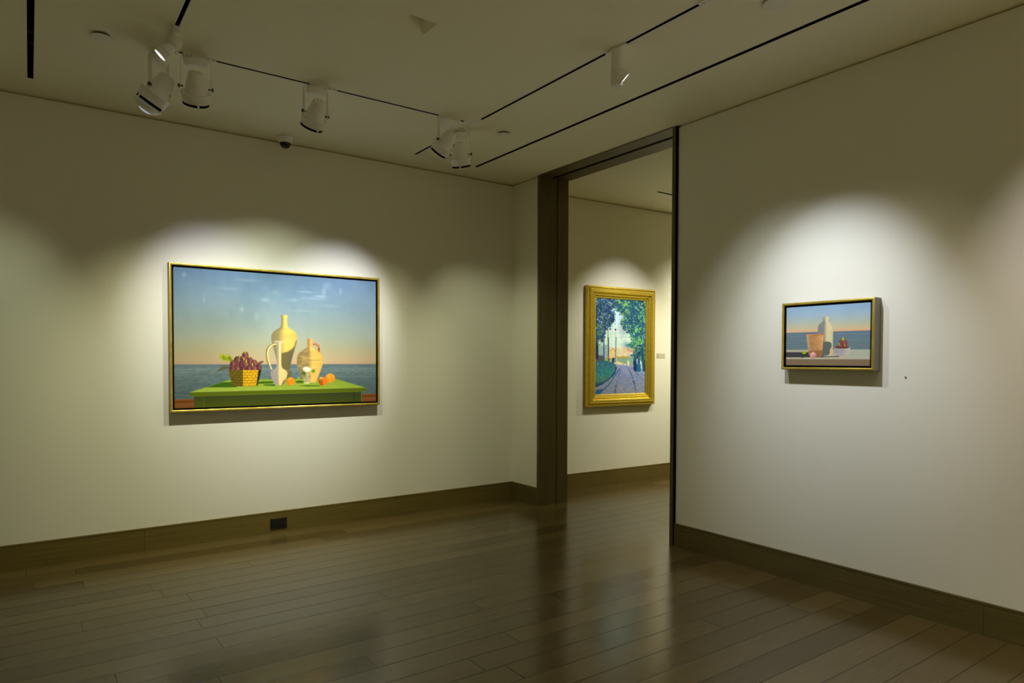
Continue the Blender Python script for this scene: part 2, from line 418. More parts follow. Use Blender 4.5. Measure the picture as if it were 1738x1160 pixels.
# ------------------------------------------------------------------ small fixtures
def cover_disc(x, y, r, label):
    t = tag(empty('ceiling_cover_disc', (x, y, H)), label, 'cover plate', 'round cover discs on the ceiling')
    bm = bmesh.new(); lathe(bm, [(0, -.014), (r * .9, -.014), (r, -.0125), (r, -.010), (0, -.010)], 40)
    finish(bm, 'cover_plate', M_WHITE, t, smooth=True)
    bm = bmesh.new(); lathe(bm, [(r * .82, -.0102), (r * .82, -0.0002)], 32, None, True, True)
    finish(bm, 'gap_shade_collar', M_BLACK, t)  # blackened stub stands in for the shade between plate and ceiling
cover_disc(-3.446, -1.177, 0.050, 'white round flush disc on the ceiling left of the spotlights')
cover_disc(-0.916, -1.165, 0.046, 'white round flush disc on the ceiling between the right spotlights and the doorway')
cover_disc(-0.935, -3.40, 0.060, 'white round disc cut by the top edge of the photo, right of the small spotlight')

t = tag(empty('dome_camera', (-2.187, -0.125, H)), 'white dome security camera with dark glass on the ceiling above the large painting', 'security camera')
bm = bmesh.new(); lathe(bm, [(0, -0.0005), (0.057, -0.0005), (0.060, -0.004), (0.057, -0.022), (0.048, -0.042), (0.043, -0.046), (0.040, -0.042), (0, -0.042)], 48)
finish(bm, 'camera_housing', M_WHITE, t, smooth=True)
bm = bmesh.new(); lathe(bm, [(0.0405, -0.042)] + [(0.0405 * math.cos(a), -0.046 - 0.038 * math.sin(a)) for a in np.linspace(0, PI / 2, 10)][:-1] + [(0, -0.084)], 40)
finish(bm, 'camera_dome', M_DOME, t, smooth=True)
bm = bmesh.new(); lathe(bm, [(0.0022, 0), (0.0022, 0.002)], 10, Matrix.Translation((-0.026, -0.047, -0.024)) @ Matrix.Rotation(PI / 2, 4, 'X'), True, True)
finish(bm, 'housing_screw', M_STEEL, t)

t = tag(empty('wall_outlet', (-2.2215, -0.016, 0.070)), 'black electrical outlet set in the baseboard below the large painting', 'outlet')
bm = bmesh.new(); box(bm, -.0625, .0625, -.006, 0, -.040, .040)
finish(bm, 'cover_plate', M_BLKPL, t, bevel=0.002)
bm = bmesh.new(); box(bm, -.034, .034, -.008, -.0055, -.0165, .0165)
so = finish(bm, 'socket_face', M_BLKPL, t, bevel=0.001)
for sx in (-.019, .019):
    for q in ((-.006, -.004, -.002, .007), (.004, .006, -.002, .007), (-.002, .002, -.010, -.006)):
        bm = bmesh.new(); box(bm, sx + q[0], sx + q[1], -.0086, -.0078, q[2], q[3])
        finish(bm, 'socket_slot', M_STEEL, so)
bm = bmesh.new()
lathe(bm, [(0.003, 0), (0.0026, 0.001)], 12, Matrix.Translation((0.0, -.0078, 0)) @ Matrix.Rotation(PI / 2, 4, 'X'), True, True)
finish(bm, 'plate_screw', M_STEEL, t)

bm = bmesh.new(); lathe(bm, [(0.0042, 0.0), (0.0042, 0.004), (0.0028, 0.005)], 14, Matrix.Rotation(-PI / 2, 4, 'Y'), True, True)
o = finish(bm, 'wall_nail', simple('nail_metal', (0.16, 0.15, 0.11), 0.5, metal=0.3)); o.location = (0.0, -3.575, 1.250)
tag(o, 'tiny grey nail in the wall low to the right of the small painting', 'nail')

# wall label next to the ornate frame
mfar = mo()
t = tag(empty('wall_label', tuple(mfar @ Vector((1.71, 0, 1.384))), ang), 'small pale printed label card on the wall right of the ornate gold frame', 'label card')
bm = bmesh.new(); box(bm, -.065, .065, -.004, 0, -.026, .026)
finish(bm, 'label_card', M_CARD, t, bevel=0.001, seg=1)
bm = bmesh.new()
for b in ((-.058, -.034, .016, .020), (-.058, -.053, -.006, .016), (-.058, -.040, -.010, -.006), (-.044, -.038, -.006, .004), (-.038, -.034, .006, .016), (-.056, -.038, -.020, -.016)):
    box(bm, b[0], b[1], -.0046, -.0038, b[2], b[3])
finish(bm, 'printed_mark', M_CARDINK, t)
bm = bmesh.new()
for z, l in ((.013, .07), (.006, .062), (-.001, .07), (-.008, .055)):
    box(bm, -.018, -.018 + l, -.0046, -.0038, z - .0012, z + .0012)
finish(bm, 'printed_text', M_CARDINK2, t)

# ------------------------------------------------------------------ painted canvases
def homography(src, dst):
    A = []; B = []
    for (x, y), (u, v) in zip(src, dst):
        A += [[x, y, 1, 0, 0, 0, -u * x, -u * y], [0, 0, 0, x, y, 1, -v * x, -v * y]]; B += [u, v]
    return np.append(np.linalg.solve(np.array(A, float), np.array(B, float)), 1).reshape(3, 3)
class Paint:
    """a small raster painter working on the vertex colours of a canvas"""
    def __init__(s, nx, ny, corners, seed, scale, off):
        s.nx, s.ny = nx, ny
        S, T = np.meshgrid(np.linspace(0, 1, nx), np.linspace(0, 1, ny))
        Hm = homography([(0, 0), (1, 0), (1, 1), (0, 1)], corners)
        d = Hm[2, 0] * S + Hm[2, 1] * T + 1
        s.S, s.T = S, T
        s.U = (Hm[0, 0] * S + Hm[0, 1] * T + Hm[0, 2]) / d
        s.V = (Hm[1, 0] * S + Hm[1, 1] * T + Hm[1, 2]) / d
        s.k, s.off = scale, off
        s.c = np.zeros((ny, nx, 3)); s.rng = np.random.RandomState(seed)
        s.setframe(scale, off)
    def setframe(s, k, off):
        s.x = (s.U - off[0]) * k; s.y = (s.V - off[1]) * k; s.k = k
        gx = abs(s.x[0, 1] - s.x[0, 0]); s.aa = gx * 1.2
    def noise(s, cx, cy, seed=None, octaves=1):
        out = np.zeros_like(s.S); amp = 1; tot = 0
        r = np.random.RandomState(seed if seed is not None else s.rng.randint(1 << 30))
        for o in range(octaves):
            g = r.rand(int(cy) + 2, int(cx) + 2)
            fx = s.S * cx; fy = s.T * cy; ix = np.minimum(fx.astype(int), int(cx)); iy = np.minimum(fy.astype(int), int(cy))
            tx = fx - ix; ty = fy - iy; tx = tx * tx * (3 - 2 * tx); ty = ty * ty * (3 - 2 * ty)
            v = (g[iy, ix] * (1 - tx) + g[iy, ix + 1] * tx) * (1 - ty) + (g[iy + 1, ix] * (1 - tx) + g[iy + 1, ix + 1] * tx) * ty
            out += amp * v; tot += amp; amp *= .5; cx *= 2; cy *= 2
        return out / tot - .5
    def put(s, mask, col):
        m = np.clip(mask, 0, 1)[..., None]
        col = np.asarray(col, float)
        s.c = s.c * (1 - m) + col * m
    def poly(s, pts, soft=1.0, wob=None):
        pts = np.array(pts, float); n = len(pts)
        x, y = s.x, s.y
        if wob is not None: x = x + wob[0]; y = y + wob[1]
        inside = np.zeros_like(x, bool); dist = np.full_like(x, 1e9)
        for i in range(n):
            ax, ay = pts[i]; bx, by = pts[(i + 1) % n]
            cond = ((ay > y) != (by > y))
            with np.errstate(divide='ignore', invalid='ignore'):
                xi = (bx - ax) * (y - ay) / ((by - ay) if by != ay else 1e-9) + ax
            inside ^= cond & (x < xi)
            ex, ey = bx - ax, by - ay; L = ex * ex + ey * ey + 1e-9
            tt = np.clip(((x - ax) * ex + (y - ay) * ey) / L, 0, 1)
            dist = np.minimum(dist, np.hypot(x - ax - tt * ex, y - ay - tt * ey))
        sd = np.where(inside, dist, -dist)
        return np.clip(sd / (s.aa * soft) + .5, 0, 1)
    def ell(s, cx, cy, rx, ry, rot=0.0, soft=1.0):
        c, n_ = math.cos(rot), math.sin(rot); dx, dy = s.x - cx, s.y - cy
        a = (dx * c + dy * n_) / rx; b = (-dx * n_ + dy * c) / ry
        return np.clip((1 - np.hypot(a, b)) * min(rx, ry) / (s.aa * soft) + .5, 0, 1)
    def line(s, pts, wd, soft=1.0):
        m = np.zeros_like(s.x)
        for (ax, ay), (bx, by) in zip(pts, pts[1:]):
            ex, ey = bx - ax, by - ay; L = ex * ex + ey * ey + 1e-9
            tt = np.clip(((s.x - ax) * ex + (s.y - ay) * ey) / L, 0, 1)
            d = np.hypot(s.x - ax - tt * ex, s.y - ay - tt * ey)
            m = np.maximum(m, np.clip((wd / 2 - d) / (s.aa * soft) + .5, 0, 1))
        return m
    def turned(s, cx, prof, soft=1.0):
        """mask and lateral coordinate (-1..1) of a turned vessel given rows (y, half width)"""
        yy = [p[0] for p in prof]; hh = [p[1] for p in prof]
        # smooth interpolation
        hw = np.interp(s.y, yy, hh, left=0, right=0)
        m = np.clip((hw - np.abs(s.x - cx)) / (s.aa * soft) + .5, 0, 1)
        m *= np.clip((s.y - yy[0]) / s.aa + .5, 0, 1) * np.clip((yy[-1] - s.y) / s.aa + .5, 0, 1)
        return m, (s.x - cx) / np.maximum(hw, 1e-3)
    def vessel(s, cx, prof, dark, lit, term, soft=.12, rim=.25):
        m, q = s.turned(cx, prof)
        t = np.clip((q - term) / soft * .5 + .5, 0, 1)[..., None]
        d = np.array(dark, float) * (1 - rim * .5 * np.clip(np.abs(q) - .5, 0, 1))[..., None]
        l = np.array(lit, float) * (1 - rim * np.clip(q - .55, 0, 1) ** 1.5)[..., None]
        s.put(m, d * (1 - t) + l * t); return m, q
    def canvas(s, name, w_, h_, depth, mat, parent, z0, gain=1.0):
        """box canvas, front toward -y at y=-depth, lower left at (-w/2, z0)"""
        lin = np.where(s.c <= 10.3, s.c / 255 / 12.92, ((np.clip(s.c, 0, 255) / 255 + .055) / 1.055) ** 2.4) * gain
        nx, ny = s.nx, s.ny
        X = -w_ / 2 + s.S * w_; Z = z0 + h_ - s.T * h_
        co = np.stack([X, np.full_like(X, -depth), Z], -1).reshape(-1, 3)
        idx = np.arange(nx * ny).reshape(ny, nx)
        q = np.stack([idx[1:, :-1], idx[1:, 1:], idx[:-1, 1:], idx[:-1, :-1]], -1).reshape(-1, 4)
        bd = np.concatenate([idx[0, :], idx[1:, -1], idx[-1, -2::-1], idx[-2:0:-1, 0]])
        back = co[bd].copy(); back[:, 1] = -0.004
        nb = len(bd); base = len(co); k = np.arange(nb); k2 = (k + 1) % nb
        sides = np.stack([bd[k], bd[k2], base + k2, base + k], -1)
        faces = np.concatenate([q, sides]).tolist()
        me = bpy.data.meshes.new(name); me.from_pydata(np.concatenate([co, back]).tolist(), [], faces)
        at = me.color_attributes.new('paint', 'FLOAT_COLOR', 'POINT')
        col = np.ones((base + nb, 4)); col[:base, :3] = lin.reshape(-1, 3); col[base:, :3] = (0.55, 0.52, 0.42)
        at.data.foreach_set('color', col.ravel())
        me.update()
        return link(name, me, parent, mat)
def paint_mat(name, rough=0.45, scale=260, bump=0.1):
    k = N(name)
    at = k.n('ShaderNodeVertexColor', layer_name='paint'); k.l(at.outputs[0], k.b.inputs['Base Color'])
    tc = k.n('ShaderNodeTexCoord'); nz = k.n('ShaderNodeTexNoise'); nz.inputs['Scale'].default_value = scale
    k.l(tc.outputs['Object'], nz.inputs['Vector'])
    b = k.n('ShaderNodeBump'); b.inputs['Strength'].default_value = bump; b.inputs['Distance'].default_value = 0.001
    k.l(nz.outputs['Fac'], b.inputs['Height']); k.l(b.outputs[0], k.b.inputs['Normal'])
    k.b.inputs['Roughness'].default_value = rough; k.b.inputs['Specular IOR Level'].default_value = 0.25
    return k.m
M_OIL = paint_mat('oil_paint_smooth'); M_OIL2 = paint_mat('oil_paint_impasto', 0.5, 180, 0.35)
def ramp(v, stops):
    xs_ = [a for a, _ in stops]; return np.stack([np.interp(v, xs_, [c[i] for _, c in stops]) for i in range(3)], -1)

# --- large still life by the sea
def paint_large():
    P = Paint(620, 420, [(292.4, 451.4), (640.0, 477.4), (640.2, 682.2), (296.0, 696.6)], 3, 9.28, (285, 580))
    hz = 0.6885   # horizon as a fraction of the height
    P.c = ramp(P.T / hz, [(0, (112, 148, 182)), (.25, (132, 164, 186)), (.5, (152, 175, 176)), (.7, (172, 181, 162)), (.85, (190, 180, 142)), (.96, (203, 178, 138)), (1, (201, 168, 138))])
    n = P.noise(9, 5, 11, 4) * 22 + P.noise(40, 18, 5, 2) * 7
    P.c += n[..., None] * np.array([1.1, 1, .8]) * np.clip(1.15 - P.T / hz, 0, 1)[..., None]
    P.c *= ramp(P.T / hz, [(0, (.84, .83, .845)), (.5, (.86, .85, .86)), (.85, (.90, .91, .92)), (1, (.93, .93, .94))]) * (1 - .06 * np.clip(1 - P.S * 2.2, 0, 1))[..., None]
    vign = np.clip(1 - 1.6 * np.abs(P.S - .55) ** 2.4, .8, 1)
    P.c *= (1 - (1 - vign) * .35)[..., None]
    for (a, b, rx, ry, al) in ((.69, .15, .035, .010, .35), (.725, .06, .02, .03, .2), (.41, .2, .02, .012, .3), (.30, .28, .008, .02, .25), (.37, .33, .01, .03, .2), (.045, .05, .01, .02, .25), (.60, .27, .06, .008, .15), (.75, .22, .05, .012, .15), (.13, .22, .006, .03, .15), (.62, .12, .05, .006, .3), (.66, .17, .07, .009, .22), (.71, .11, .012, .035, .25), (.80, .10, .006, .03, .2), (.55, .19, .03, .01, .2), (.33, .06, .05, .01, .18), (.24, .13, .05, .008, .15), (.46, .14, .02, .02, .15)):
        g = np.exp(-((P.S - a) / rx) ** 2 - ((P.T - b) / ry) ** 2) * al
        P.put(g, (188, 204, 212))
    sea = np.clip((P.T - hz) * P.ny / 1.3 + .5, 0, 1)
    sc_ = ramp((P.T - hz) / (1 - hz), [(0, (84, 104, 112)), (.12, (98, 116, 118)), (.4, (84, 103, 106)), (1, (74, 90, 96))])
    sc_ = sc_ + (P.noise(60, 110, 4, 2) * 24)[..., None] + (P.noise(6, 90, 9) * 8)[..., None]
    P.put(sea, sc_)
    for tt in (.725, .745, .79): P.put(np.exp(-((P.T - tt) / .0016) ** 2) * .25, (150, 165, 165))
    sill = np.clip((P.T - .935) * P.ny / 1.3 + .5, 0, 1)
    P.put(sill, ramp(P.T, [(.935, (140, 88, 40)), (.95, (112, 62, 16)), (.957, (100, 52, 10)), (.965, (128, 78, 40)), (1, (118, 70, 34))]))
    K = 9.28
    def q5(x, y): return ((540 + x / 8.92 - 285) * K, (570 + y / 8.92 - 580) * K)
    # table
    fl, fr = (343, 822), q5(735, 795)
    P.put(P.poly([(410, 885), q5(678, 855), q5(678, 1100), (415, 1200)]), ramp((P.y - 860) / 200, [(0, (52, 62, 26)), (1, (74, 82, 14))]))
    P.put(P.line([(565, 890), (570, 1080)], 7) * .7, (108, 118, 44))
    P.put(P.line([q5(556, 862), q5(556, 1010)], 9) * .8, (30, 38, 8))
    P.put(P.line([q5(672, 858), q5(673, 1005)], 7) * .8, (150, 158, 84))
    P.put(P.poly([(990, 612), q5(275, 658), fr, fl]), ramp((P.y - 610) / 220, [(0, (128, 152, 46)), (1, (156, 178, 68))]) + (P.noise(30, 60, 2, 2) * 10)[..., None])
    P.put(P.poly([fl, fr, q5(735, 852), (343, 886)]), (84, 98, 8))
    P.put(P.line([(345, 884), q5(733, 852)], 6) * .7, (128, 142, 40))
    P.put(P.line([fl, fr], 5) * .6, (172, 190, 92))
    DK = (56, 92, 14)
    P.put(P.poly([(605, 742), (850, 660), (1010, 655), (1100, 735), (1000, 738)]), DK)
    P.put(P.poly([(1420, 668), (1470, 645), (1670, 640), (1670, 672), (1440, 682)]), DK)
    P.put(P.poly([(1510, 708), (1540, 690), (1700, 686), (1700, 716)]), DK)
    # figs, leaves and basket
    P.put(P.poly([(808, 222), (830, 210), (880, 212), (938, 262), (928, 215), (945, 205), (1000, 248), (1015, 300), (1008, 338), (940, 322), (850, 306), (848, 282), (822, 268)], 1.2), (150, 160, 18))
    P.put(P.poly([(870, 225), (960, 300), (940, 262), (990, 240), (1012, 300), (1005, 335), (940, 300), (880, 290), (850, 255)], 1.5) * .75, (92, 104, 26))
    P.put(P.line([(830, 225), (1000, 325)], 6) * .8, (180, 190, 40))
    P.put(P.poly([(768, 482), (790, 455), (850, 428), (842, 415), (880, 402), (950, 406), (978, 430), (900, 450), (850, 470)], 1.2), (88, 84, 56))
    P.put(P.line([(775, 480), (975, 428)], 4) * .6, (60, 56, 36))
    P.put(P.poly([(1418, 372), (1430, 340), (1490, 315), (1522, 322), (1500, 345), (1450, 378)], 1.2), (98, 74, 50))
    figs = [(1225, 235, 48, 62, .1), (1180, 280, 40, 40, 0), (1085, 305, 38, 58, .35), (1300, 320, 44, 62, -.1), (1375, 350, 42, 52, -.5), (1190, 330, 44, 50, .2),
            (1028, 368, 44, 52, .3), (1110, 380, 46, 60, .2), (1160, 375, 34, 55, .1), (1330, 395, 28, 30, 0), (1230, 378, 52, 58, -.1), (1440, 420, 42, 52, -.3), (1025, 438, 55, 36, .2),
            (1100, 445, 52, 38, .2), (1185, 450, 46, 38, .1), (1285, 440, 52, 48, -.1), (1365, 440, 48, 44, -.3)]
    for i, (x, y, rx, ry, r) in enumerate(figs):
        P.put(P.ell(x, y, rx + 4, ry + 4, r), (44, 20, 22))
        base = [(96, 50, 54), (112, 62, 62), (78, 38, 40)][i % 3]
        P.put(P.ell(x, y, rx, ry, r), base)
        P.put(P.ell(x + rx * .35, y + ry * .1, rx * .45, ry * .75, r, 5) * .6, (176, 116, 104))
        P.put(P.ell(x - rx * .45, y + ry * .2, rx * .35, ry * .6, r, 4) * .45, (70, 28, 34))
    for x, y in ((1222, 180), (1290, 245), (1240, 320), (1203, 283), (1122, 255), (1022, 318), (1338, 375)):
        P.put(P.line([(x, y - 14), (x + 3, y + 16)], 17), (176, 176, 30))
    for x, y in ((1122, 252), (1022, 318)): P.put(P.line([(x, y - 14), (x, y + 16)], 14), (62, 60, 30))
    bas = [(958, 462), (1482, 462), (1422, 712), (1300, 722), (1100, 722), (1018, 708)]
    mb = P.poly(bas); bx = P.x
    lit = np.clip((bx - 1190) / 14 + .5, 0, 1) * np.clip((1438 - (P.y - 462) * .13 - bx) / 10 + .5, 0, 1)
    rows = (P.y - 462 + .0006 * (bx - 1220) ** 2 * .5) / 42.0; ri = np.floor(rows)
    cl = bx / 66.0 + (ri % 2) * .5; fr_ = rows - ri; fc = cl - np.floor(cl)
    edge = np.minimum(np.minimum(fr_, 1 - fr_) * 42, np.minimum(fc, 1 - fc) * 66)
    wv = np.clip(1 - edge / 6.5, 0, 1) + P.noise(120, 90, 21, 2) * .5
    cbas = np.array([222, 168, 22.]) * lit[..., None] + np.array([104, 88, 20.]) * (1 - lit)[..., None]
    cbas = cbas * (1 - .48 * np.clip(wv, 0, 1))[..., None]
    right = np.clip((bx - (1438 - (P.y - 462) * .13)) / 10 + .5, 0, 1)[..., None]
    P.put(mb, cbas * (1 - right * .7))
    # vessels, on the second tracing frame
    P.setframe(7.733, (440, 520))
    tall = [(116, 40), (126, 50), (138, 50), (148, 38), (170, 37), (235, 42), (268, 48), (288, 66), (305, 98), (325, 128), (350, 152), (385, 168), (430, 172), (465, 167), (520, 153), (580, 136), (640, 118), (720, 98), (790, 84), (845, 76)]
    m, q = P.vessel(338, tall, (134, 124, 84), (224, 186, 92), -.22, .28)
    for yv, al in ((372, .35), (392, .3), (404, .3), (420, .25), (440, .2), (300, .2), (500, .15)):
        P.put(m * np.exp(-((P.y - yv - .00012 * (P.x - 338) ** 2) / 2.6) ** 2) * al, (120, 92, 46))
    P.put(m * P.poly([(505, 445), (488, 470), (478, 520), (440, 568), (390, 600), (325, 618), (250, 640), (250, 900), (560, 900), (560, 440)], 3), (104, 94, 58))
    P.put(m * np.clip(.5 + (P.x - 400) / 60, 0, 1) * np.clip((P.y - 560) / 60, 0, 1) * .35, (84, 82, 72))
    P.put(P.poly([(345, 846), (432, 848), (430, 946), (350, 950)]), (98, 92, 62))
    P.put(P.poly([(372, 846), (432, 848), (432, 858), (372, 856)]), (122, 114, 78))
    terra = [(428, 30), (436, 40), (446, 40), (460, 35), (520, 36), (548, 42), (568, 66), (590, 104), (620, 142), (655, 163), (700, 173), (745, 174), (795, 163), (850, 143), (910, 120), (970, 96), (1012, 80)]
    P.put(P.line([(722, 500), (755, 500), (785, 520), (797, 560), (796, 606)], 25), (148, 74, 36))
    P.put(P.line([(722, 496), (755, 496), (780, 510), (792, 545)], 12) * .8, (222, 150, 84))
    m, q = P.vessel(678, terra, (138, 118, 72), (226, 178, 88), 0.02, .16)
    P.put(m * np.clip((560 - P.y) / 60, 0, 1) * .35, (210, 130, 80))
    for yv, al in ((612, .3), (640, .2), (712, .5), (720, .3), (770, .2), (830, .2), (890, .15)):
        P.put(m * np.exp(-((P.y - yv - .00010 * (P.x - 678) ** 2) / 3) ** 2) * al, (104, 78, 36))
    P.put(m * np.clip((P.noise(50, 90, 31, 2)) * .8, 0, .3), (250, 214, 130))
    # white pitcher
    P.put(P.line([(245, 503), (195, 508), (150, 528), (120, 570), (108, 620), (114, 690), (128, 750), (150, 805)], 26), (96, 84, 52))
    P.put(P.line([(245, 501), (200, 506), (158, 528), (128, 572), (116, 620), (122, 690), (138, 750), (160, 805), (172, 832)], 17), (242, 208, 130))
    P.put(P.line([(142, 795), (152, 840), (165, 870)], 24), (120, 116, 128))
    pit = [(462, 66), (472, 68), (480, 62), (486, 44), (500, 32), (640, 30), (760, 31), (800, 36), (822, 46), (838, 70), (855, 96), (880, 111), (905, 112), (935, 104), (980, 88), (1020, 68), (1048, 50)]
    m, q = P.vessel(270, pit, (152, 144, 128), (226, 194, 130), -.06, .10)
    P.put(m * np.clip((P.y - 810) / 60, 0, 1) * np.clip((262 - P.x) / 10, 0, 1) * .35, (150, 140, 160))
    P.put(m * P.poly([(300, 1060), (320, 1000), (350, 970), (395, 965), (395, 1060)], 2), (128, 98, 70))
    P.put(P.ell(272, 468, 68, 8) * .9, (222, 206, 168)); P.put(P.ell(272, 470, 44, 4) * .7, (120, 104, 74))
    # orange fruit, rose in a glass, leaves, shadows
    P.put(P.poly([(480, 992), (560, 985), (600, 1000), (590, 1018), (500, 1016)]), DK)
    P.put(P.poly([(520, 1058), (650, 1048), (800, 1050), (820, 1058), (650, 1064)]), DK)
    P.put(P.poly([(478, 985), (540, 930), (548, 950), (520, 975), (500, 1000)], 1.5), (128, 160, 50))
    def fruit(x, y, r, dark, lit, a):
        P.put(P.ell(x, y, r, r), lit)
        P.put(P.ell(x, y, r, r) * np.clip((a - (P.x - x)) / 14 + .5, 0, 1) * .8, dark)
        P.put(P.ell(x + r * .35, y + r * .3, r * .5, r * .5, 0, 8) * .4, (240, 120, 30))
        P.put(P.ell(x - r * .3, y - r * .5, r * .3, r * .25, 0, 6) * .5, (246, 190, 90))
    fruit(425, 996, 54, (200, 108, 14), (230, 138, 26), -20); P.put(P.line([(440, 960), (446, 1000)], 6) * .6, (140, 66, 10))
    fruit((562.4 - 440) * 7.733, (642.9 - 520) * 7.733, 60, (212, 140, 20), (234, 160, 40), -10)
    P.put(P.line([(950, 905), (975, 960), (960, 1000)], 7) * .5, (140, 70, 10))
    fruit((549.9 - 440) * 7.733, (648.5 - 520) * 7.733, 58, (140, 74, 14), (224, 110, 30), 0)
    P.put(P.ell(825, 950, 22, 8) * .9, (238, 208, 100))
    P.put(P.turned(640, [(865, 32), (940, 20), (955, 34), (980, 42), (1010, 40), (1025, 34)])[0] * .40, (206, 208, 180))
    P.put(P.line([(628, 870), (630, 1000)], 5) * .7, (96, 120, 50)); P.put(P.line([(652, 870), (644, 1005)], 5) * .7, (190, 200, 140))
    P.put(P.ell(640, 1018, 36, 9) * .6, (232, 228, 200)); P.put(P.ell(600, 975, 6, 30) * .4, (230, 230, 210))
    P.put(P.poly([(560, 890), (580, 872), (600, 870), (622, 885), (618, 918), (600, 920), (595, 900), (565, 905)]), (70, 98, 20))
    P.put(P.poly([(695, 845), (735, 835), (752, 858), (735, 882), (712, 884), (700, 866)]), (96, 140, 30))
    P.put(P.poly([(586, 830), (600, 808), (640, 802), (680, 815), (698, 840), (680, 858), (640, 872), (608, 858), (588, 845)], 1.5), (250, 240, 206))
    for a, b, c2, d in ((600, 830, 650, 845), (650, 815, 680, 850), (610, 850, 660, 862)): P.put(P.line([(a, b), (c2, d)], 5) * .5, (214, 196, 140))
    return P

def paint_small():
    P = Paint(400, 280, [(1333.7, 521.4), (1478.3, 512.8), (1477.4, 621.9), (1334.1, 619.9)], 5, 8.594, (1325, 500))
    hz = 0.435; ty = P.T
    P.c = ramp(ty / hz, [(0, (132, 166, 200)), (.35, (150, 178, 198)), (.6, (168, 184, 178)), (.82, (190, 188, 158)), (.95, (212, 182, 142)), (1, (212, 172, 138))])
    P.c = (P.c + (P.noise(8, 6, 3, 3) * 10)[..., None]) * np.array([.965, .945, .93])
    hy = 556 - (P.x - 75) * (31 / 1243.)
    sea = np.clip((P.y - hy) / (P.aa * 1.2) + .5, 0, 1)
    P.put(sea, ramp((P.y - 540) / 270, [(0, (92, 112, 126)), (.3, (96, 118, 128)), (1, (100, 120, 124))]) + (P.noise(40, 90, 3, 2) * 12)[..., None])
    for yy_, a0, a1 in ((582, 60, 1330), (610, 70, 330), (672, 60, 380), (710, 60, 200), (570, 760, 1330), (660, 960, 1330)):
        P.put(P.line([(a0, yy_), (a1, yy_ - (a1 - a0) * .012)], 4) * .35, (160, 172, 172))
    P.put(np.clip((P.y - 805) / P.aa + .5, 0, 1), ramp(P.x / 1400, [(0, (172, 162, 138)), (.4, (176, 168, 146)), (.8, (166, 174, 156)), (1, (170, 172, 152))]))
    P.put(P.poly([(60, 840), (420, 842), (620, 900), (860, 898), (860, 912), (560, 918), (60, 916)]), (62, 58, 64))
    P.put(P.poly([(60, 916), (1330, 916), (1330, 952), (60, 944)]) * .5, (188, 178, 152))
    P.put(P.poly([(60, 944), (1400, 953), (1400, 1200), (60, 1200)]), (124, 106, 82))
    P.put(P.line([(60, 944), (1400, 953)], 5) * .5, (92, 76, 56))
    P.put(P.ell(1225, 1000, 14, 26) * .35, (170, 70, 50))
    bot = [(316, 40), (326, 48), (345, 52), (370, 46), (382, 40), (392, 44), (405, 62), (425, 86), (450, 103), (480, 111), (520, 113), (885, 112), (897, 104)]
    m, q = P.vessel(653, bot, (126, 126, 124), (206, 196, 152), -.02, .22, .15)
    P.put(m * np.clip((400 - P.y) / 40, 0, 1) * .4, (196, 186, 160))
    P.put(m * np.clip((P.x - 722) / 30, 0, 1) * np.clip((P.y - 700) / 120, 0, 1) * .8, (230, 164, 104))
    P.put(m * P.poly([(600, 688), (690, 686), (735, 700), (748, 735), (742, 775), (722, 810), (722, 855), (705, 884), (640, 896), (600, 896)], 2), (92, 100, 92))
    P.put(P.ell(730, 485, 7, 18, 0, 3) * .7, (246, 226, 170))
    pot = P.poly([(374, 592), (630, 580), (606, 880), (596, 906), (500, 914), (430, 908), (408, 870)])
    t = np.clip((P.x - 380) / 240, 0, 1)
    P.put(pot, ramp(t, [(0, (200, 160, 120)), (.25, (164, 122, 82)), (.6, (180, 130, 82)), (1, (214, 158, 100))]) + (P.noise(50, 40, 8, 2) * 26)[..., None])
    P.put(pot * np.clip((P.y - 815 + (P.x - 480) * .08) / 14, 0, 1) * .7, (124, 88, 56))
    P.put(P.line([(378, 588), (628, 578)], 16), (212, 128, 70)); P.put(P.line([(470, 590), (620, 584)], 9) * .7, (130, 76, 40))
    P.put(P.poly([(630, 900), (740, 880), (790, 885), (820, 902), (640, 906)]) * .8, (184, 178, 160))
    P.put(P.poly([(310, 838), (330, 822), (372, 830), (374, 856), (345, 872), (318, 862)]), (156, 172, 30))
    P.put(P.poly([(320, 872), (372, 868), (385, 890), (350, 915), (305, 925)]), (34, 62, 52))
    r = np.random.RandomState(2)
    for i in range(60):
        a = r.rand() * 6.3; d = math.sqrt(r.rand()) * 46
        P.put(P.ell(476 + d * math.cos(a), 880 + d * math.sin(a) * .95, 11, 6, a + 1.2), [(232, 172, 162), (206, 132, 126), (246, 206, 194), (184, 100, 96)][i % 4])
    P.put(P.ell(915, 722, 64, 78), (112, 56, 52)); P.put(P.ell(940, 710, 24, 55, 0, 5) * .6, (166, 100, 92)); P.put(P.ell(880, 700, 14, 40, .2, 4) * .5, (150, 96, 84))
    P.put(P.poly([(800, 790), (830, 745), (862, 722), (892, 760), (900, 790)]), (118, 66, 54)); P.put(P.ell(950, 776, 34, 24), (124, 64, 60))
    P.put(P.line([(880, 745), (890, 775)], 12) * .7, (206, 150, 130))
    P.put(P.poly([(892, 668), (906, 625), (922, 622), (934, 662), (915, 676)]), (160, 178, 54)); P.put(P.line([(856, 716), (866, 742)], 13), (160, 178, 54)); P.put(P.line([(938, 742), (948, 762)], 14), (180, 180, 60))
    m, q = P.vessel(900, [(770, 124), (790, 122), (830, 117), (862, 106), (888, 84), (902, 50)], (150, 152, 158), (196, 184, 160), .45, .5, .1)
    P.put(m * np.clip((P.y - 840) / 60, 0, .4), (190, 172, 160))
    P.put(P.ell(898, 778, 118, 15), (74, 46, 40)); P.put(P.line([(780, 782), (840, 796), (960, 796), (1020, 776)], 6) * .8, (214, 206, 190))
    P.put(P.ell(900, 772, 70, 20), (112, 58, 54))
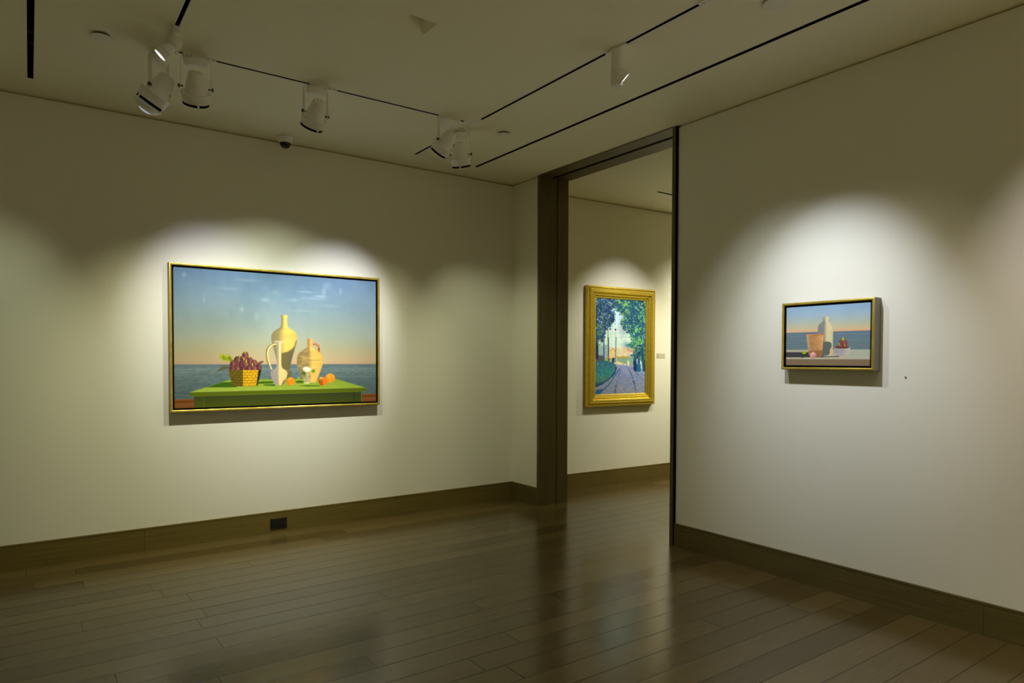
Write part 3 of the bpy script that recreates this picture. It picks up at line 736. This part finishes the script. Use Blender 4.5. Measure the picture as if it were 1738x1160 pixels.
    P.put(P.poly([(855, 902), (945, 902), (940, 924), (870, 924)]), (196, 168, 140))
    return P

def paint_lane():
    P = Paint(330, 480, [(1013.2, 507.4), (1098.5, 513.4), (1095.5, 665.4), (1010.6, 667.6)], 9, 11.6, (1005, 500))
    A = 928.0    # second tracing lies 80 px lower: y2 = y + 928
    P.c = ramp(P.T, [(0, (180, 212, 222)), (.25, (204, 230, 222)), (.42, (218, 236, 206)), (1, (218, 236, 206))])
    P.c += (P.noise(20, 40, 3, 2) * 22)[..., None]
    wob = (P.noise(14, 20, 1, 3) * 110, P.noise(14, 20, 2, 3) * 110)
    P.put(P.poly([(340, 1040), (900, 1040), (900, 1420), (340, 1420)], 10), (224, 208, 158))
    P.put(P.poly([(360, 1110), (430, 1050), (480, 1150), (470, 1320), (360, 1320)]), (238, 204, 120))
    P.put(P.line([(365, 1110), (430, 1055), (480, 1140)], 12), (206, 124, 72))
    for x in (640, 665, 700): P.put(P.line([(x, 1010), (x, 1150)], 9) * .8, (200, 140, 92))
    P.put(P.poly([(700, 1060), (850, 1080), (860, 1160), (700, 1130)], 8) * .7, (214, 150, 124))
    P.put(P.poly([(700, 1160), (850, 1180), (850, 1280), (600, 1240)], 4), (196, 176, 168))
    P.put(P.poly([(500, 1250), (620, 1225), (860, 1225), (860, 1390), (700, 1370), (500, 1300)], 3), (132, 164, 128))
    for x, y, rx in ((540, 1226, 50), (668, 1218, 70)):
        P.put(P.ell(x, y, rx, 22), (206, 150, 40)); P.put(P.ell(x + 10, y - 24, rx * .5, 20), (236, 222, 180))
    P.put(P.poly([(465, 1320), (560, 1330), (690, 1370), (830, 1400), (830, 1430), (480, 1400)], 2), (238, 212, 150))
    P.put(P.poly([(90, 1000), (330, 980), (340, 1320), (90, 1320)], 12), (158, 180, 168))
    P.put(P.poly([(260, 1240), (400, 1250), (400, 1300), (270, 1300)], 2), (144, 170, 84))
    P.put(P.poly([(80, 1180), (230, 1200), (250, 1300), (80, 1330)], 3), (92, 84, 88))
    # road, verge
    P.put(P.poly([(480, 1370), (840, 1400), (1100, 1480), (1100, 2000), (0, 2000), (0, 1780), (330, 1650), (470, 1480)], 2), ramp((P.y - 1370) / 560, [(0, (138, 150, 184)), (.4, (124, 138, 168)), (1, (132, 134, 140))]))
    P.put(P.poly([(40, 1310), (250, 1290), (400, 1320), (480, 1360), (486, 1440), (450, 1530), (350, 1640), (180, 1740), (40, 1780)], 2), ramp((P.y - 1290) / 480, [(0, (44, 104, 122)), (.5, (46, 124, 122)), (.8, (72, 124, 98)), (1, (24, 66, 108))]))
    for a in ([(486, 1430), (450, 1540), (350, 1640), (180, 1750), (60, 1790)],): P.put(P.line(a, 26, 3), (26, 56, 92))
    for a, w_, c in (([(545, 1460), (420, 1640), (330, 1760), (150, 1920)], 22, (56, 92, 124)), ([(580, 1450), (520, 1640), (470, 1800), (450, 1930)], 14, (80, 92, 128)), ([(730, 1440), (800, 1600), (850, 1760), (870, 1930)], 22, (66, 80, 116)),
                     ([(820, 1440), (900, 1550), (1050, 1680)], 18, (80, 108, 140)), ([(60, 1850), (250, 1750), (400, 1660)], 12, (140, 136, 140))):
        P.put(P.line(a, w_, 3) * .85, c)
    P.put(P.ell(475, 1783, 14, 14), (36, 40, 70)); P.put(P.line([(815, 1695), (850, 1735)], 20), (34, 44, 74)); P.put(P.line([(460, 1850), (455, 1920)], 16), (44, 46, 76))
    P.put(P.poly([(60, 1860), (250, 1830), (150, 1950), (60, 1950)], 3), (38, 92, 128))
    # foliage masses
    lt = P.poly([(40, 40), (300, 40), (430, 100), (490, 170), (470, 260), (400, 330), (450, 430), (475, 520), (400, 600), (340, 680), (270, 740), (255, 900), (200, 960), (150, 900), (60, 1000)], 14, wob)
    rt = P.poly([(470, 40), (1120, 40), (1120, 1400), (1000, 1300), (820, 1180), (860, 1090), (700, 1000), (840, 900), (770, 820), (640, 700), (600, 520), (640, 420), (540, 330), (460, 200)], 14, wob)
    P.put(np.clip(lt * 1.2, 0, 1) * .9, (40, 72, 96)); P.put(np.clip(rt * 1.2, 0, 1) * .92, (34, 88, 94))
    P.put(P.ell(400, 190, 120, 120, .5, 60) * .55, (160, 190, 206)); P.put(P.ell(640, 640, 60, 130, 0, 40) * .6, (104, 112, 134)); P.put(P.ell(700, 980, 70, 50, 0, 30) * .5, (60, 110, 120))
    for pts, w_, c in (([(105, 900), (105, 1240)], 60, (24, 46, 78)), ([(248, 830), (244, 1290)], 24, (34, 96, 112)), ([(330, 690), (330, 880)], 22, (150, 148, 92)), ([(335, 860), (335, 1300)], 24, (58, 74, 90)),
                       ([(480, 760), (486, 860)], 16, (210, 190, 104)), ([(488, 850), (470, 1330)], 20, (96, 132, 132)), ([(930, 1000), (935, 1260)], 46, (26, 36, 50))):
        P.put(P.line(pts, w_, 2), c)
    P.put(P.poly([(455, 690), (515, 690), (500, 742), (465, 742)]), (236, 212, 190)); P.put(P.ell(480, 697, 16, 22), (50, 64, 84)); P.put(P.line([(480, 640), (480, 680)], 10), (214, 202, 130))
    for y0 in (775, 845, 862): P.put(P.line([(350, y0), (740, y0 - 12)], 5) * .45, (130, 156, 140))
    # brush dabs
    r = np.random.RandomState(12)
    dx = abs(P.U[0, 1] - P.U[0, 0]) * 11.6; dy = abs(P.V[1, 0] - P.V[0, 0]) * 11.6
    LP = [(22, 46, 84), (30, 78, 112), (26, 60, 92), (58, 120, 120), (92, 148, 100), (152, 162, 60), (140, 172, 192), (20, 34, 66), (70, 104, 150), (34, 90, 100)]
    RP = [(56, 146, 92), (98, 176, 88), (142, 186, 70), (24, 70, 98), (18, 48, 82), (74, 156, 118), (170, 178, 60), (34, 100, 116), (150, 190, 190), (30, 84, 90)]
    clump = P.noise(11, 16, 77, 2)
    for i in range(7000):
        ix, iy = r.randint(P.nx), r.randint(P.ny); x, y = P.x[iy, ix], P.y[iy, ix]
        fol = i > 800
        rx, ry = r.uniform(7, 22), r.uniform(8, 26); rot = r.uniform(-.9, .9)
        if y < 1320 and r.rand() < lt[iy, ix] * .95 + (.10 if lt[max(iy - 12, 0), max(ix - 12, 0)] > .3 else 0):
            c = LP[r.randint(len(LP))]
            if clump[iy, ix] < 0 and r.rand() < .6: c = LP[(0, 2, 7, 1)[r.randint(4)]]
        elif y < 1450 and r.rand() < rt[iy, ix] * .95 + (.10 if rt[max(iy - 12, 0), min(ix + 12, P.nx - 1)] > .3 else 0):
            c = RP[r.randint(len(RP))]
            if clump[iy, ix] < 0 and r.rand() < .65: c = RP[(3, 4, 7, 9)[r.randint(4)]]
            elif clump[iy, ix] > .08 and r.rand() < .6: c = RP[(0, 1, 2, 5)[r.randint(4)]]
        elif y > 1310:
            c = P.c[iy, ix] + r.uniform(-20, 20) + r.uniform(-16, 16, 3); rot = 1.2 + (x - 560) * -.002; rx, ry = r.uniform(8, 24), r.uniform(4, 8)
            if r.rand() < .16 and x > 430: c = (160, 148, 116)
            if r.rand() < .10 and x > 430: c = (92, 110, 160)
            if r.rand() < .14 and x < 430 and y < 1740: c = (116, 156, 96)
            if r.rand() < .10 and x < 430 and y < 1740: c = (30, 96, 120)
        else: c = P.c[iy, ix] + r.uniform(-12, 12) + r.uniform(-14, 14, 3); rx, ry = r.uniform(5, 12), r.uniform(5, 12)
        wx = int(26 / dx) + 2; wy = int(28 / dy) + 2
        sl = (slice(max(iy - wy, 0), iy + wy), slice(max(ix - wx, 0), ix + wx))
        X, Y = P.x[sl] - x, P.y[sl] - y; cc, ss = math.cos(rot), math.sin(rot)
        m = np.clip((1 - np.hypot((X * cc + Y * ss) / rx, (-X * ss + Y * cc) / ry)) * 2.0, 0, .88)[..., None]
        P.c[sl] = P.c[sl] * (1 - m) + np.array(c, float) * m
    # walkers and small figures
    for pts, w_, c in (([(860, 1260), (860, 1330)], 66, (34, 84, 108)), ([(860, 1330), (866, 1470)], 74, (22, 48, 92)), ([(935, 1300), (935, 1380)], 50, (38, 66, 110)), ([(935, 1390), (935, 1480)], 78, (24, 98, 128)),
                       ([(990, 1350), (990, 1440)], 30, (176, 206, 196)), ([(895, 1300), (898, 1330)], 14, (150, 190, 214)), ([(722, 1310), (728, 1370)], 34, (232, 226, 190)), ([(722, 1288), (722, 1300)], 16, (206, 170, 130)),
                       ([(432, 1260), (428, 1310)], 50, (44, 60, 92)), ([(330, 1200), (330, 1240)], 30, (196, 100, 84)), ([(1010, 1180), (1040, 1480)], 60, (24, 74, 86))):
        P.put(P.line(pts, w_, 2), c)
    P.put(P.ell(930, 1245, 12, 14), (110, 100, 96))
    return P

def molding(bm, w_, h_, prof, cy=0.0):
    """mitred frame around a w_ x h_ outline centred at the origin in x,z; prof = (inward, outward) pairs, outward = -y"""
    rings = []
    for d, o in prof:
        rings.append([bm.verts.new((sx * (w_ / 2 - d), -o, sz * (h_ / 2 - d))) for sx, sz in ((-1, -1), (1, -1), (1, 1), (-1, 1))])
    for a, b in zip(rings, rings[1:]):
        for i in range(4):
            j = (i + 1) % 4
            bm.faces.new((a[i], a[j], b[j], b[i]))

def floater(loc, rz, w_, h_, D, face, gap, P, label, gain, mat_in=None):
    t = tag(empty('framed_painting', loc, rz), label, 'painting', 'framed paintings')
    bm = bmesh.new(); molding(bm, w_, h_, [(0, D - .0040)] + [(face * k / 8, D - .0032 * (2 * k / 8 - 1) ** 2) for k in range(0, 9)] + [(face, D - .006), (face, 0.012)])
    finish(bm, 'gold_frame', M_GOLD, t, smooth=True)
    bm = bmesh.new(); molding(bm, w_, h_, [(0.010, 0.0005), (0, 0.0005), (0, D - .0041)])
    finish(bm, 'frame_side', M_SIDE, t)
    bm = bmesh.new(); box(bm, -w_ / 2 + .002, w_ / 2 - .002, -0.0125, -0.002, -h_ / 2 + .002, h_ / 2 - .002)
    molding(bm, w_, h_, [(face, 0.0125), (face + .0003, 0.0125), (face + .0003, D - .004), (face, D - .004)])
    finish(bm, 'black_liner', M_LINER, t)
    cw, ch = w_ - 2 * (face + gap), h_ - 2 * (face + gap)
    P.canvas('painted_canvas', cw, ch, D - .010, M_OIL, t, -ch / 2, gain)
    return t
floater((-2.1855, 0, 1.483), 0.0, 1.577, 1.051, 0.060, 0.017, 0.013, paint_large(),
        'large gold-framed painting of vases and a fig basket on a green table by the sea', 1.25)
floater((0, -3.1675, 1.4805), -PI / 2, 0.550, 0.397, 0.070, 0.0145, 0.0115, paint_small(),
        'small gold-framed painting of a bottle, clay pot and bowl on a ledge by the sea', 1.25)

# ornate frame in the next room
def ornate():
    # outline in the wall's own axis
    xc = (0.9165 + 1.880) / 2 - OA.x; zc = (0.846 + 2.106) / 2
    t = tag(empty('framed_painting', tuple(mfar @ Vector((xc, 0, zc))), ang), 'painting of a tree-lined lane in a wide ornate gold frame, seen through the doorway', 'painting', 'framed paintings')
    w_, h_ = 0.965, 1.262
    prof = [(0.004, 0.001), (0.0, 0.004), (0.0, 0.046), (0.004, 0.050), (0.009, 0.052), (0.016, 0.050), (0.018, 0.043), (0.022, 0.042), (0.025, 0.050), (0.032, 0.060), (0.040, 0.064), (0.047, 0.062),
            (0.050, 0.056), (0.053, 0.060), (0.060, 0.066), (0.068, 0.064), (0.071, 0.054), (0.073, 0.046), (0.079, 0.041), (0.086, 0.044), (0.093, 0.052), (0.099, 0.050), (0.101, 0.040),
            (0.106, 0.034), (0.113, 0.038), (0.119, 0.037), (0.123, 0.031), (0.127, 0.027), (0.127, 0.010)]
    bm = bmesh.new(); molding(bm, w_, h_, prof)
    fr = finish(bm, 'gilded_frame', M_GOLD2, t)
    def bead(x, z, o, r):
        m = Matrix.Translation((x, -o, z)) @ Matrix.Scale(r, 4)
        bmesh.ops.create_icosphere(bm, subdivisions=1, radius=1, matrix=m)
    for inset, o, r, st in ((0.012, 0.052, 0.0048, 0.0125), (0.050, 0.060, 0.0042, 0.0115)):
        bm = bmesh.new(); W_, H_ = w_ / 2 - inset, h_ / 2 - inset
        n = int(2 * W_ / st)
        for i in range(n + 1):
            x = -W_ + 2 * W_ * i / n; bead(x, H_, o, r); bead(x, -H_, o, r)
        n = int(2 * H_ / st)
        for i in range(1, n):
            z = -H_ + 2 * H_ * i / n; bead(W_, z, o, r); bead(-W_, z, o, r)
        finish(bm, 'beaded_edge', M_GOLD2, fr, smooth=True)
    bm = bmesh.new(); box(bm, -w_ / 2 + .01, w_ / 2 - .01, -0.010, 0, -h_ / 2 + .01, h_ / 2 - .01)
    finish(bm, 'backing_board', M_SIDE, t)
    cw, ch = w_ - .254, h_ - .254
    LN = paint_lane(); LN.c = np.clip(LN.c * np.array([1.0, 1.03, 1.16]), 0, 255)
    LN.canvas('painted_canvas', cw, ch, 0.026, M_OIL2, t, -ch / 2, 1.3)
ornate()

# ------------------------------------------------------------------ track spotlights
def axis_mtx(axis, roll_ref=(0, 0, 1)):
    """local -Z along axis"""
    z = -Vector(axis).normalized(); x = Vector(roll_ref).cross(z)
    if x.length < 1e-3: x = Vector((1, 0, 0))
    x.normalize(); y = z.cross(x)
    return Matrix((x, y, z)).transposed().to_4x4()

def bell_head(px, py, pan, axis, label, along='x', lens=None, light=None, drop=0.155, s=1.0, adapter=0.0, clip=-1.4, bezel=False):
    """large theatre-style head: track adapter, pan cap, U-shaped yoke, bell body, collar, louvred front.
    pan = yoke direction (angle of the yoke bar), axis = beam direction"""
    t = tag(empty('track_spotlight', (px, py, H)), label, 'spotlight', 'white yoke spotlights on the tracks')
    ra = Matrix.Identity(4) if along == 'x' else Matrix.Rotation(PI / 2, 4, 'Z')
    bm = bmesh.new(); box(bm, -.085 + adapter, .085 + adapter, -.015, .015, -.013, -.002, ra)
    ad = finish(bm, 'track_adapter', M_WHITE, t, bevel=0.002)
    for x in (-.066, -.045, .04, .07):
        bm = bmesh.new(); box(bm, x - .003 + adapter, x + .003 + adapter, -.0155, .0155, -.010, -.006, ra)
        finish(bm, 'adapter_contact', M_STEEL, ad)
    rp = Matrix.Rotation(pan, 4, 'Z')
    # pan cap: flat stadium-shaped transformer housing
    bm = bmesh.new()
    prof = [(0, -.018), (.050, -.018), (.060, -.022), (.062, -.032), (.058, -.052), (.048, -.060), (0, -.061)]
    lathe(bm, prof, 36, rp @ Matrix.Scale(.62, 4, (0, 1, 0)))
    finish(bm, 'pan_cap', M_WHITE, t, smooth=True)
    bm = bmesh.new(); lathe(bm, [(.014, -.0185), (.014, -.010)], 20, None, True, True)
    finish(bm, 'swivel_stem', M_WHITE, t)
    hw = .0765; zb = -.018 - drop
    bm = bmesh.new(); r_ = .020
    arc = lambda sgn: [(sgn * (hw - r_ + r_ * math.sin(a)), 0, -.016 - r_ + r_ * math.cos(a)) for a in np.linspace(0, PI / 2, 6)]
    pts = [(-hw, 0, zb - .012), (-hw, 0, -.05)] + arc(-1)[::-1] + arc(1) + [(hw, 0, -.05), (hw, 0, zb - .012)]
    strip(bm, pts, (0, 1, 0), .022, .0028, rp)
    finish(bm, 'yoke', M_WHITE, t)
    for sgn in (-1, 1):
        bm = bmesh.new()
        mk = rp @ Matrix.Translation((sgn * (hw + .002), 0, zb)) @ Matrix.Rotation(sgn * PI / 2, 4, 'Y')
        lathe(bm, [(.0045, -.016), (.0045, 0), (.010, .0005), (.010, .009), (.007, .011), (0, .011)], 16, mk, True)
        finish(bm, 'tilt_knob', M_STEEL, t, smooth=True)
    # body, pivot at origin
    A = Matrix.Translation((0, 0, zb)) @ axis_mtx(axis)
    S = Matrix.Scale(s, 4)
    bm = bmesh.new()
    lathe(bm, [(0, .090), (.030, .090), (.038, .086), (.043, .074), (.051, .035), (.058, -.010), (.061, -.045), (.061, -.060)], 44, A @ S)
    body = finish(bm, 'lamp_body', M_WHITE, t, smooth=True)
    for a in (1, -1):
        bm = bmesh.new(); lathe(bm, [(.0035, .0895), (.0035, .0915)], 10, A @ S @ Matrix.Translation((.012 * a, .004, 0)), True, True)
        finish(bm, 'rear_screw', M_STEEL, body)
    bm = bmesh.new()
    lathe(bm, [(.060, -.030), (.078, -.030), (.0805, -.026), (.082, -.031), (.078, -.036), (.075, -.078), (.072, -.080), (.070, -.078), (.070, -.036), (.060, -.034)], 48, A @ S)
    finish(bm, 'front_collar', M_WHITE, body, smooth=True)
    bm = bmesh.new()
    lathe(bm, [(.069, -.070), (.0725, -.079), (.0725, -.094), (.064, -.094), (.060, -.075)], 48, A @ S)
    finish(bm, 'louvre_ring', M_BLACK, body, smooth=True)
    for a in (clip, clip + 2 * PI / 3, clip + 4 * PI / 3):
        bm = bmesh.new(); box(bm, .0722, .0755, -.005, .005, -.102, -.062, A @ S @ Matrix.Rotation(a, 4, 'Z'))
        finish(bm, 'lens_clip', M_WHITE, body)
    if bezel:
        T_ = Matrix.Translation((0, 0, -.004))
        bm = bmesh.new(); lathe(bm, [(.0715, -.096), (.0735, -.099), (.070, -.108), (.052, -.128), (.043, -.131), (.041, -.126)], 44, A @ S @ T_)
        finish(bm, 'front_bezel', M_WHITE, body, smooth=True)
        bm = bmesh.new(); lathe(bm, [(.042, -.128), (.030, -.137), (.015, -.142), (0, -.143)], 40, A @ S @ T_)
    else:
        bm = bmesh.new(); lathe(bm, [(.062, -.078), (.045, -.090), (.025, -.098), (0, -.100)], 40, A @ S)
    finish(bm, 'lens', lens or M_LENS, body, smooth=True)
    if light:
        ax = Vector(axis).normalized()
        src = Vector((px, py, H + zb)) + ax * (.165 if bezel else .106) * s
        for (watts, cone, col, aim) in light:
            d = (Vector(aim) - src).normalized() if aim else ax
            lamp('spot_lamp', tuple(src), tuple(src + d), watts * G, cone, 1.0, col)
    return t

def dir_to(px, py, aim): return (Vector(aim) - Vector((px, py, H - .17))).normalized()
pA = (-3.175, -1.125); pB = (-3.005, TYC); pD = (-2.335, TYC); pE = (-1.43, TYC); pF = (TX2, -1.02)
CAMDIR = math.atan2(-math.sin(YAW), math.cos(YAW))
bell_head(*pA, .85, (-.47, .37, -.80), 'white spotlight leftmost in the cluster, turned left with its bright lens showing', 'y', lens=M_LENS_BL, bezel=True,
          light=[(L_A[0], 72, L_A[1], (-4.75, 0, 0.75))], s=.99, drop=.180)
bell_head(*pB, -.18, (.109, .585, -.80), 'white spotlight hanging upright at the left end of the cross track, both yoke arms showing', 'x',
          light=[(L_B1[0], 54, L_B1[1], (-2.62, 0, 1.58)), (L_B2[0], 84, L_B2[1], (-2.75, -.05, 0.35))], adapter=.02, s=.94)
bell_head(*pD, .14, (-.085, .625, -.767), 'white spotlight alone in the middle of the cross track, above the dome camera', 'x',
          light=[(L_D[0], 84, L_D[1], (-2.25, 0, 1.0))], adapter=.045, s=.93)
bell_head(*pE, .40, (-.27, .637, -.706), 'white spotlight at the right end of the cross track, tilted left over its neighbour', 'x',
          light=[(L_E1[0], 50, L_E1[1], (-1.80, 0, 1.58)), (L_E2[0], 84, L_E2[1], (-1.65, -.05, 0.35))], adapter=.03, s=.93)
bell_head(*pF, -.75, (.31, .26, -.92), 'white spotlight behind and below the right-end one, pointing down toward the far corner', 'y',
          light=[(L_F[0], 62, L_F[1], (-.2, -.1, 1.15))], s=.93)

def tube_head(px, py, side, axis, label, lens, along='y', light=None, tube=True, s=.75):
    """small cylinder head on a round stem"""
    t = tag(empty('track_spotlight', (px, py, H)), label, 'spotlight', 'small round spotlights on the tracks')
    ra = Matrix.Identity(4) if along == 'x' else Matrix.Rotation(PI / 2, 4, 'Z')
    bm = bmesh.new(); box(bm, -.075, .075, -.016, .016, -.014, -.002, ra)
    ad = finish(bm, 'track_adapter', M_WHITE, t, bevel=0.003)
    for x in (-.018, .043):
        bm = bmesh.new(); box(bm, x - .004, x + .004, -.0165, .0165, -.011, -.007, ra)
        finish(bm, 'adapter_contact', M_STEEL, ad)
    sv = Vector(side)
    if tube:
        bm = bmesh.new(); lathe(bm, [(0, -.012), (.030, -.012), (.032, -.016), (.032, -.205), (.030, -.207)], 36, None)
        tb = finish(bm, 'driver_tube', M_WHITE, t, smooth=True)
        bm = bmesh.new(); lathe(bm, [(.0298, -.2072), (0, -.2072)], 36)
        finish(bm, 'tube_end', M_PALE, tb)
    else:
        bm = bmesh.new(); lathe(bm, [(0, -.012), (.020, -.012), (.020, -.03)] + [(.034 * math.sin(a), -.062 + .034 * math.cos(a)) for a in np.linspace(.5, PI, 12)], 32, None)
        finish(bm, 'swivel_ball', M_WHITE, t, smooth=True)
    A = Matrix.Translation(sv) @ axis_mtx(axis) @ Matrix.Scale(s, 4)
    bm = bmesh.new()
    lathe(bm, [(0, .055), (.020, .055), (.030, .050), (.038, .030), (.042, 0.0), (.050, -.002), (.052, -.006), (.050, -.010), (.047, -.014), (.047, -.050), (.042, -.052), (.040, -.046)], 40, A)
    body = finish(bm, 'lamp_body', M_WHITE, t, smooth=True)
    bm = bmesh.new(); lathe(bm, [(.041, -.049), (.02, -.050), (0, -.050)], 32, A)
    finish(bm, 'lens', lens, body)
    if light:
        ax = Vector(axis).normalized(); src = Vector((px, py, H)) + sv + ax * .062
        for (watts, cone, col, aim) in light:
            lamp('spot_lamp', tuple(src), tuple(aim), watts * G, cone, 1.0, col)
    return t
tube_head(TX1, -1.45, (-.040, .005, -.108), (-.68, .19, -.72), 'small round white spotlight topmost in the left cluster, its lit lens a bright sliver', M_LENS_ON, tube=False,
          light=[(L_C[0], 90, L_C[1], (-6.0, -0.9, 0.8))])
tube_head(TX2, -2.63, (-.012, -.034, -.150), (.645, -.385, -.65), 'small white spotlight alone on the long track near the doorway, aimed right', M_LENS_ON,
          light=[(L_G[0], 64, L_G[1], (0, -3.0, 1.2))])
